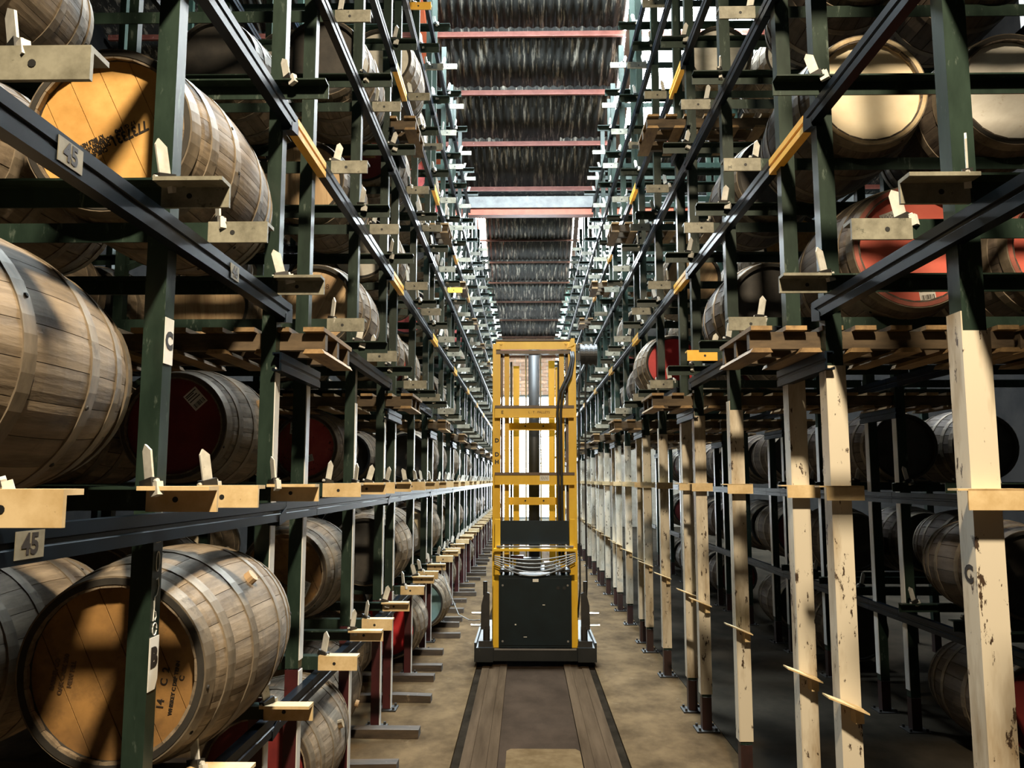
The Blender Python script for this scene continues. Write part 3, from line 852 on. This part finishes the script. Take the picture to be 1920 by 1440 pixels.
BAYLAB = {-1: {0: 'nearest bay of the left rack, dark green posts lettered B and C', 10: 'last bay of the left rack by the end windows'},
          1: {0: 'nearest bay of the right rack with the tall flaking white post', 10: 'last bay of the right rack by the end windows'}}
for side in (-1, 1):
    for n in range(0, 11):
        lab = BAYLAB[side].get(n, '%s bay of the %s steel cask rack counted from the camera' % (ORD[n], SIDE[side]))
        root = empty('rack_bay', (XP[side], n * P + PO[0], 0), lab, 'rack', 'bays of the %s rack' % SIDE[side])
        def put(name, me, x=0, y=0, z=0, parent=None, rot=(0, 0, 0)):
            """x, y, z in bay coordinates: world x, y from the start of the bay"""
            if parent is None: return obj(name, me, root, (x - XP[side], y - PO[0], z), rot)
            return obj(name, me, parent, (x, y, z), rot)
        far = n >= 4
        pw = .065 if side < 0 else .072
        rows = [0, 1, 2] if n < 3 else [0, 1] if n < 7 else [0]
        for row in rows:
            for pi_, py in enumerate(PO):
                zt = min(8.0, roof_z(n * P + py) - .40)
                if n == 0 and pi_ == 0: zt = min(zt, 6.0)
                x = XP[side] + side * ROW * row
                if side < 0:
                    p = put('post', post_mesh(.96, zt, pw, 'green'), x, py)
                    lp = put('lower_post', post_mesh(0.0, .955, pw, 'burgundy' if not (n == 0 and pi_ == 0) else 'green', 'lower_post'), x, py)
                else:
                    p = put('post', post_mesh(0.25, zt, pw, 'green'), x, py)
                    lp = put('lower_post', post_mesh(0.0, .245, pw, 'footpaint', 'lower_post'), x, py)
                if row < 2 and n < 8: obj('base_plate', foot_mesh(), lp, (0, 0, 0))
                if row == 0 and side > 0: obj('white_sleeve', sleeve_mesh(side, (2.33, 2.38, 2.42)[pi_]), p, (0, 0, 0))
                if row == 1 and side > 0:
                    o = obj('aisle_strip', strip_mesh(pw, .3, 2.40), p, (0, 0, 0), (0, 0, PI)); o['label'] = 'white painted aisle edge'
                if row == 0 and side < 0 and not (n == 0 and pi_ == 0):
                    obj('aisle_strip', strip_mesh(pw, 1.0, 2.38), p, (0, 0, 0)); obj('aisle_strip', strip_mesh(pw, .014, .95), lp, (0, 0, 0))
                if row == 0 and side > 0:
                    put('bracket', bracket_mesh(side), x, py, ZC - .005)
                    if not (n == 0 and pi_ == 0): put('bracket', low_bracket_mesh(side), x, py, .95)
                if side > 0 and row == 1 and pi_ == 2 and n < 6:   # little portal heads joining the paired inner posts
                    put('portal_head', MB().box(-.035, .035, PO[1] - .03, PO[2] + .03, 2.41, 2.46).mesh('portal_head', [M['navy']]) if ('ph', 0) not in CACHE else CACHE[('ph', 0)], x, 0)
                if n == 0 and row == 0 and pi_ == 0 and side < 0:
                    o = obj('letter_plate', plate_mesh('C', .062, .145, .072, 'paper', .004), p, (pw / 2 + .001, 0, 2.31), FACE_AISLE_L)
                    o = obj('letter_plate', plate_mesh('B', .062, .155, .075, 'paper', .005, True), p, (pw / 2 + .001, 0, 1.335), FACE_AISLE_L)
                    ch = MB()                                 # chalked figures running down the post
                    xs0 = pw / 2 + .0015
                    def chalk(pts): ch.tube([(xs0, a * .001, b_) for a, b_ in pts], .0018, 5)
                    chalk([(-12, 1.755), (-2, 1.765), (10, 1.75), (12, 1.72), (6, 1.69), (-8, 1.655), (-14, 1.64)]); chalk([(-16, 1.632), (14, 1.634)])
                    chalk([(12 * math.cos(a), 1.575 + .03 * math.sin(a)) for a in [i * .55 for i in range(13)]])
                    chalk([(-4, 1.52), (8, 1.525), (14, 1.50), (4, 1.475), (-8, 1.47), (-10, 1.44), (-14, 1.40)])
                    chalk([(-14, 1.46), (-10, 1.43), (0, 1.425), (6, 1.41), (-4, 1.40), (-12, 1.41)])
                    chalk([(14 * math.cos(a) - 1, 1.375 + .018 * math.sin(a)) for a in [i * .6 for i in range(11)]])
                    lines = ch
                    chl = MB(); chl.v = [(v[0], v[1], v[2] + .06) for v in ch.v]; chl.f = ch.f; chl.m = ch.m
                    obj('chalk_mark', chl.mesh('chalk_mark', [M['chalk']]), p, (0, 0, 0))
                if n == 0 and row == 0 and pi_ == 0 and side > 0:
                    obj('letter_plate', plate_mesh('C', .05, .12, .07, 'paper', .003), p, (-pw / 2 - .006, 0, 1.60), FACE_AISLE_R)
        ztop = roof_z(n * P + 3.0)
        y0 = PO[2] - P + .09; y1 = PO[1] + .06
        if n == 0: y0 = 1.0
        for t, k in TIERS.items():
            z = ZC + DZ * k
            if z + .55 > min(ztop, roof_z(n * P + RO[0])): continue
            if n == 0 and k > 4: continue
            lowright = side > 0 and k < 1
            # longitudinal beams
            for row in (rows[:2] if not lowright else [1] if len(rows) > 1 else []):
                bm_ = put('beam', beam_mesh(side, y0, y1), side * ROW * row + XP[side] - XP[side], 0, z - .078)
                bm_.location = (side * ROW * row - XP[side], -PO[0], z - .078)
                if row == 0 and not far: obj('end_bracket', endplate_mesh(side), bm_, (0, y1 - .05, 0))
                if row == 0 and t in 'EG':
                    b2 = put('joint_strip', beam_mesh(side, PO[1] + .07, PO[2] + .085, 'yellowtip')); b2.location = (-XP[side], -PO[0], z - .078); b2['label'] = 'yellow beam joint'
                elif row == 0 and t in 'CFHBI' or (row == 1 and not far):
                    b2 = put('joint_strip', beam_mesh(side, PO[1] + .065, PO[2] + .085)); b2.location = (side * ROW * row - XP[side], -PO[0], z - .078)
                if n == 0 and row == 0 and side < 0 and t in 'CD':
                    obj('number_plate', plate_mesh('45', .105, .06, .062, 'plate', .002), bm_, (XB[side] + .0005, 1.86 if t == 'D' else 1.80, -.041), FACE_AISLE_L)
                    if t == 'D': obj('number_plate', plate_mesh('46', .085, .055, .055, 'plate', .002), bm_, (XB[side] + .0005, 2.97, -.041), FACE_AISLE_L)
                if n in (0, 1) and row == 1 and side > 0 and t in 'CBD':
                    obj('number_plate', plate_mesh('45' if n == 0 else '44', .085, .055, .055, 'plate', .002), bm_, (XB[side] - .0005, 1.9 if n else 2.9, -.041), FACE_AISLE_R)
            # cross rails with painted tips and stop flaps
            for j, ry in enumerate(RO):
                typ = j % 2
                ry += .066 * typ
                if not lowright:
                    tipc = 'cream'
                    if far:
                        put('cross_rail', far_rail_mesh(side, typ, k >= 1), 0, ry, z).location = (-XP[side], ry - PO[0], z)
                    else:
                        xa = XT[side] + side * .004; xb = XP[side] + side * (ROW + .04)
                        r = put('cross_rail', rail_mesh(side, typ, xa, xb)); r.location = (-XP[side], ry - PO[0], z)
                        greenend = typ == 1 and k >= 1 and not (n == 0 and t == 'D')
                        if k >= 1: tipc = 'greytip'
                        if not greenend:
                            if (side, t, n, j) in ((1, 'D', 1, 2), (-1, 'H', 2, 0), (-1, 'F', 3, 2)): tipc = 'yellowtip'
                            o = obj('painted_tip', tip_mesh(side, typ, tipc), r, (0, 0, 0))
                            o['label'] = {'cream': 'cream painted end', 'greytip': 'dull pale painted end', 'yellowtip': 'orange painted end'}[tipc]
                        a = (.30, -.22, .20, -.28)[(j + n) % 4] * (1 if j % 2 else -1)
                        yy = .036 if typ == 0 else -.036
                        obj('stop_flap', flap_mesh(0), r, (XT[side] + side * .185, yy, .018), (0, a, (.5, -.6, 1.1, -.9)[(j + 2 * n + k) % 4]))
                if (n < 3) and (k < 4) and (lowright or not side > 0 or k < 3):
                    xa = XP[side] + side * (ROW - .13 if lowright else ROW + .05); xb = XP[side] + side * (2 * ROW - .03)
                    r = put('cross_rail', rail_mesh(side, typ, xa, xb)); r.location = (-XP[side], ry - PO[0], z)
                    if lowright:
                        obj('stop_flap', flap_mesh(0), r, (xa + .10, .036 if typ == 0 else -.036, .022), (0, (.3, -.3)[j % 2], .4))
        # dropped bearers in the gap that carry the pallet walkways
        for zz in (2.44, 4.75):
            for row in rows[:2]:
                if zz > 4 and n == 0: continue
                b2 = put('walkway_bearer', beam_mesh(side, PO[1] - .08, PO[2] + .085)); b2.location = (side * ROW * row - XP[side], -PO[0], zz)
        if n < 4 and side < 0:
            for (a, b_) in ((2.45, 2.95), (3.3, 3.85)):
                put('brace', brace_mesh(side, PO[0], a, PO[1], b_), XP[side] + side * ROW + .04, 0)
                put('brace', brace_mesh(side, PO[1], a, PO[0], b_), XP[side] + side * ROW + .05, 0)

# ------------------------------------------------------------------ pallet walkways in the gaps between the bays
board = MB().box(-.047, .047, -.30, .30, 0, .02).mesh('deck_board', [M['pallet']])
lowboard = MB().ext([(-.05, 0), (.05, 0), (.038, .02), (-.038, .02)], -.30, .30, 'y').mesh('bottom_board', [M['pallet']])
bearer = MB().box(-.59, .59, -.022, .022, 0, .078).mesh('bearer', [M['palletdark']])
pal_one = MB()
for i in range(8): pal_one.box(-.549 + i * .157 - .047, -.549 + i * .157 + .047, -.30, .30, .100, .120)
for i in range(6): pal_one.box(-.549 + i * .2196 - .05, -.549 + i * .2196 + .05, -.30, .30, 0, .02)
for y in (-.235, 0, .235): pal_one.box(-.59, .59, y - .022, y + .022, .0205, .0995, 1)
pal_far = pal_one.mesh('wooden_pallet', [M['pallet'], M['palletdark']])
for side in (-1, 1):
    for n in range(0, 9):
        for lev, zz in enumerate((2.444, 4.754)):
            if lev == 1 and n == 0: continue
            for q in range(2 if n < 5 else 1):
                x = {-1: -.90, 1: 1.0}[side] + side * (.60 + q * 1.21); y = n * P + (PO[1] + PO[2]) / 2 + .02
                if n == 0 and side < 0 and q > 1: continue
                lab = 'slatted timber pallet, %s walkway of %s rack, gap after %s bay, %s' % (('lower', 'upper')[lev], SIDE[side], ORD[n], ('at the aisle', 'further in')[q])
                if n < 4:
                    pr = empty('wooden_pallet', (x, y, zz), lab, 'pallet', 'pallets of the walkways')
                    for i in range(8): obj('deck_board', board, pr, (-.549 + i * .157 + R_.uniform(-.008, .008), 0, .1005))
                    for i in range(6): obj('bottom_board', lowboard, pr, (-.549 + i * .2196, 0, 0))
                    for yy in (-.235, 0, .235): obj('bearer', bearer, pr, (0, yy, .0215))
                    if True:                                   # a second pallet layer gives the walkway its depth
                        pass
                else:
                    tag(obj('wooden_pallet', pal_far, None, (x, y, zz)), lab, 'pallet', 'pallets of the walkways')

# ------------------------------------------------------------------ floor battens under the left rack
for n in range(0, 9):
    for j, ry in enumerate(RO):
        y = n * P + ry
        if y < 4.2: continue
        ln = R_.uniform(-.06, .08)
        b = MB(); x1 = -.86 + ln; w = .05 + R_.random() * .02
        seg = 7
        ring = []
        for i in range(seg + 1):
            x = -2.9 + (x1 + 2.9) * i / seg; dy = R_.uniform(-.006, .006); dz = R_.uniform(-.006, .004)
            ring += [(x, -w + dy, 0), (x, w + dy, 0), (x, w - .006 + dy, .058 + dz), (x, -w + .006 + dy, .06 + dz)]
        fs = [(i * 4 + k, i * 4 + (k + 1) % 4, (i + 1) * 4 + (k + 1) % 4, (i + 1) * 4 + k) for i in range(seg) for k in range(4)] + [(0, 1, 2, 3), (seg * 4 + 3, seg * 4 + 2, seg * 4 + 1, seg * 4)]
        b.add(ring, fs)
        tag(obj('timber_batten', b.mesh('timber_batten', [M['batten']]), None, (0, y, 0.0)), '%s dark timber batten of %s bay on the floor under the left rack' % (ORD[j], ORD[n]), 'batten', 'floor battens under the left rack')

# ------------------------------------------------------------------ the yellow mast crane
CX, CY = TC, 8.72
cr = empty('mast_crane', (CX, CY, 0), 'yellow mast cask crane on floor tracks in the middle of the aisle', 'crane')


def cp(name, b, mats, smooth=False, lab=None, parent=None):
    o = obj(name, b.mesh(name, mats, smooth), parent or cr, (0, 0, 0))
    if lab: o['label'] = lab
    return o


# chassis on its rail wheels
ch = MB().box(-.50, .50, 0, 1.5, .04, .165)
ch.box(-.62, -.43, -.10, 1.6, .05, .19); ch.box(.43, .62, -.10, 1.6, .05, .19)
ch.box(-.62, -.60, -.10, 1.6, .19, .24); ch.box(.60, .62, -.10, 1.6, .19, .24)
chs = cp('chassis', ch, [M['chassis']])
cp('chassis_edge', MB().box(-.42, .42, -.012, .0, .15, .166), [M['chrome']], parent=chs)
for sx in (-1, 1):
    for yy in (.05, 1.35):
        cp('wheel', MB().cyl((sx * .50 - .04, yy, .05), .055, .08, 'x', 20), [M['blackiron']])
# outer mast: two channel uprights each side
for sx in (-1, 1):
    o = MB().box(sx * .41 - .042, sx * .41 + .042, .20, .30, .17, 3.36).box(sx * .30 - .026, sx * .30 + .026, .26, .34, .17, 3.26)
    o.box(sx * .355 - .012, sx * .355 + .012, .28, .30, .17, 3.26, 1)
    u = cp('outer_upright', o, [M['yellow'], M['brownbar']])
    # lower leg guards either side of the cabinet
    cp('leg_guard', MB().box(sx * .405 - .03, sx * .405 + .03, .02, .08, .17, .84).box(sx * .39 - .028, sx * .39 + .028, .05, .10, .9, 1.47), [M['yellow']])
for sx in (-1, 1):
    cp('inner_upright', MB().box(sx * .20 - .034, sx * .20 + .034, .55, .66, .9, 3.22 - (.06 if sx < 0 else 0)).box(sx * .255 - .012, sx * .255 + .012, .58, .62, .9, 3.15), [M['yellow']])
# cross heads
hd = MB().box(-.415, .40, .17, .20, 3.29, 3.385).box(-.415, .40, .17, .36, 3.375, 3.40, 1).box(-.415, .40, .19, .30, 3.245, 3.285, 1)
for x in (-.36, .345): hd.cyl((x, .155, 3.355), .016, .02, 'y', 10)
hd.ext([(.36, 3.30), (.44, 3.34), (.44, 3.41), (.40, 3.41)], .16, .175, 'y')
cp('mast_head', hd, [M['yellow'], M['brownbar']])
for i, (z, hh) in enumerate(((2.60, .09), (1.885, .09))):
    b = MB().box(-.425, .425, .13, .17, z - hh / 2, z + hh / 2).box(-.425, .425, .12, .24, z + hh / 2, z + hh / 2 + .03, 1).box(-.425, .425, .125, .20, z - hh / 2 - .012, z - hh / 2, 0)
    cp('cross_beam', b, [M['yellow'], M['brownbar']])
for z in (2.465, 1.65):
    b = MB().box(-.30, .27, .40, .44, z - .042, z + .042)
    for x in (-.10, .10): b.cyl((x, .393, z + .005), .010, .01, 'y', 8, 1)
    cp('inner_beam', b, [M['yellow'], M['hole']])
cp('lift_cylinder', MB().cyl((0, .62, .95), .062, 2.42, 'z', 20), [M['blackiron']], True)
cp('lift_rod', MB().cyl((-.09, .60, .95), .008, 2.40, 'z', 8).cyl((.075, .60, .95), .008, 2.40, 'z', 8), [M['chrome']])
for x, yy in ((-.255, .50), (.275, .50)):
    cp('lift_chain', MB().box(x - .012, x + .012, yy, yy + .02, 1.0, 3.2), [M['blackiron']])
# hydraulic hoses running down the right-hand side of the mast
for k in range(2):
    dx = k * .035
    cp('hose', MB().tube([(.40 + dx * .6, .16, 3.26), (.405 + dx * .6, .13, 3.18), (.36 + dx, .09, 3.0), (.265 + dx, .07, 2.80), (.245 + dx, .075, 2.6), (.25 + dx, .09, 2.0), (.255 + dx, .09, 1.5), (.26 + dx, .12, 1.1)], .015, 8), [M['rubber']], True)
# cable reel at the mast head
rl = MB()
for i in range(7): rl.cyl((.50 + i * .026, .25, 3.24), .118 if i % 2 == 0 else .105, .026, 'x', 28)
rl.box(.42, .50, .22, .28, 3.18, 3.26)
cp('cable_reel', rl, [M['rubber']])
for x in (.475, .545):
    cp('power_cable', MB().tube([(x + .03, .2, 3.16), (x + .01, .2, 2.9), (x, .2, 2.0), (x, .2, 1.2), (x + .0, .18, .75), (x - .03, .15, .45)], .010, 6), [M['rubber']], True)
# operator screen, shelf bar, cable bundle and cabinet
cp('guard_screen', MB().box(-.375, .355, .08, .10, 1.24, 1.455).box(-.375, .355, .075, .105, 1.21, 1.24), [M['teal']])
sb = cp('shelf_bar', MB().box(-.43, .43, -.02, .10, 1.145, 1.17).box(-.40, .40, .0, .06, 1.185, 1.20, 1), [M['yellow'], M['chrome']])
pn = cp('pump_deck', MB().box(-.37, .37, .02, .5, .93, .955).box(-.20, .06, .15, .3, .955, 1.06).box(.10, .20, .12, .24, .96, 1.02, 1).box(-.25, -.12, .10, .2, 1.06, 1.09, 2), [M['rubber'], M['cable'], M['burgundy']])
for q in range(5):
    zz = 1.095 - q * .018; sag = .05 + .022 * q
    pts = [(-.42 + .84 * i / 14, -.03 - .004 * q, zz - sag * math.sin(PI * i / 14) + .03 * i / 14) for i in range(15)]
    cp('signal_cable', MB().tube(pts, .0065, 6), [M['cable']], True)
cab = MB().ext([(-.375, .175), (.375, .175), (.375, .90), (-.375, .90)], .0, .62, 'y').box(-.355, .355, -.014, 0, .20, .87, 0)
cb = cp('cabinet', cab, [M['teal']])
cpn = MB().cyl((.235, -.018, .775), .018, .006, 'y', 12, 0).cyl((.30, -.018, .775), .018, .006, 'y', 12, 0)
cp('socket', cpn, [M['hole']], parent=cb)
cp('maker_plate', MB().box(-.025, .035, -.017, -.014, .835, .865), [M['paper']], parent=cb)
for x in (-.335, .335):
    for z in (.24, .80): cp('screw', MB().cyl((x, -.018, z), .011, .005, 'y', 8), [M['chrome']], parent=cb)
cp('scuff', MB().box(.075, .10, -.0150, -.0142, .60, .607).box(-.12, -.085, -.015, -.0142, .28, .285).box(-.21, -.195, -.015, -.0142, .40, .412), [M['paper']], parent=cb)
# rail clamps with handles either side
for sx in (-1, 1):
    b = MB().ext([(sx * .47, .36), (sx * .56, .36), (sx * .555, .60), (sx * .52, .74), (sx * .47, .72)], -.04, .02, 'y')
    b.cyl((sx * .50, -.01, .19), .035, .2, 'z', 12).box(sx * .44, sx * .58, -.06, .06, .19, .25)
    b.cyl((sx * .515, -.01, .70), .022, .14, 'z', 10)
    k = cp('rail_clamp', b, [M['blackiron']])
    for z, a in ((.40, .11), (.52, .10)):
        cp('handle', MB().cyl((sx * .55 if sx > 0 else sx * .55 - a, -.02, z), .012, a, 'x', 10), [M['chrome']], parent=k)
# stencilled depth marks on the left upright
for q, z in enumerate((2.30, 2.15, 2.07)):
    o = obj('stencil_mark', text_mesh('DDH'[q], .06, [M['ink']], .0005, .003), cr, (-.405, .198, z), FACE_FRONT)
o = obj('stencil_mark', text_mesh('E', .05, [M['ink']], .0005, .001), cr, (-.345, .128, 2.60), FACE_FRONT)
o = obj('stencil_mark', text_mesh('L : T : PALLETS', .036, [M['inkfaint']], .0005, .000), cr, (.05, .128, 2.60), FACE_FRONT)
o = obj('paper_label', scrawl_label(), cr, (.105, .128, 1.90), FACE_FRONT)

# a loose string looping down from the left rack to the crane
st = MB().tube([(-.95, 9.3, .98), (-.85, 9.2, .7), (-.72, 9.05, .45), (-.60, 8.9, .50 - .08), (-.53, 8.75, .44), (-.47, 8.66, .46)], .006, 6)
tag(obj('rope', st.mesh('rope', [M['cable']], True)), 'pale rope hanging from the left rack down to the crane side', 'rope')
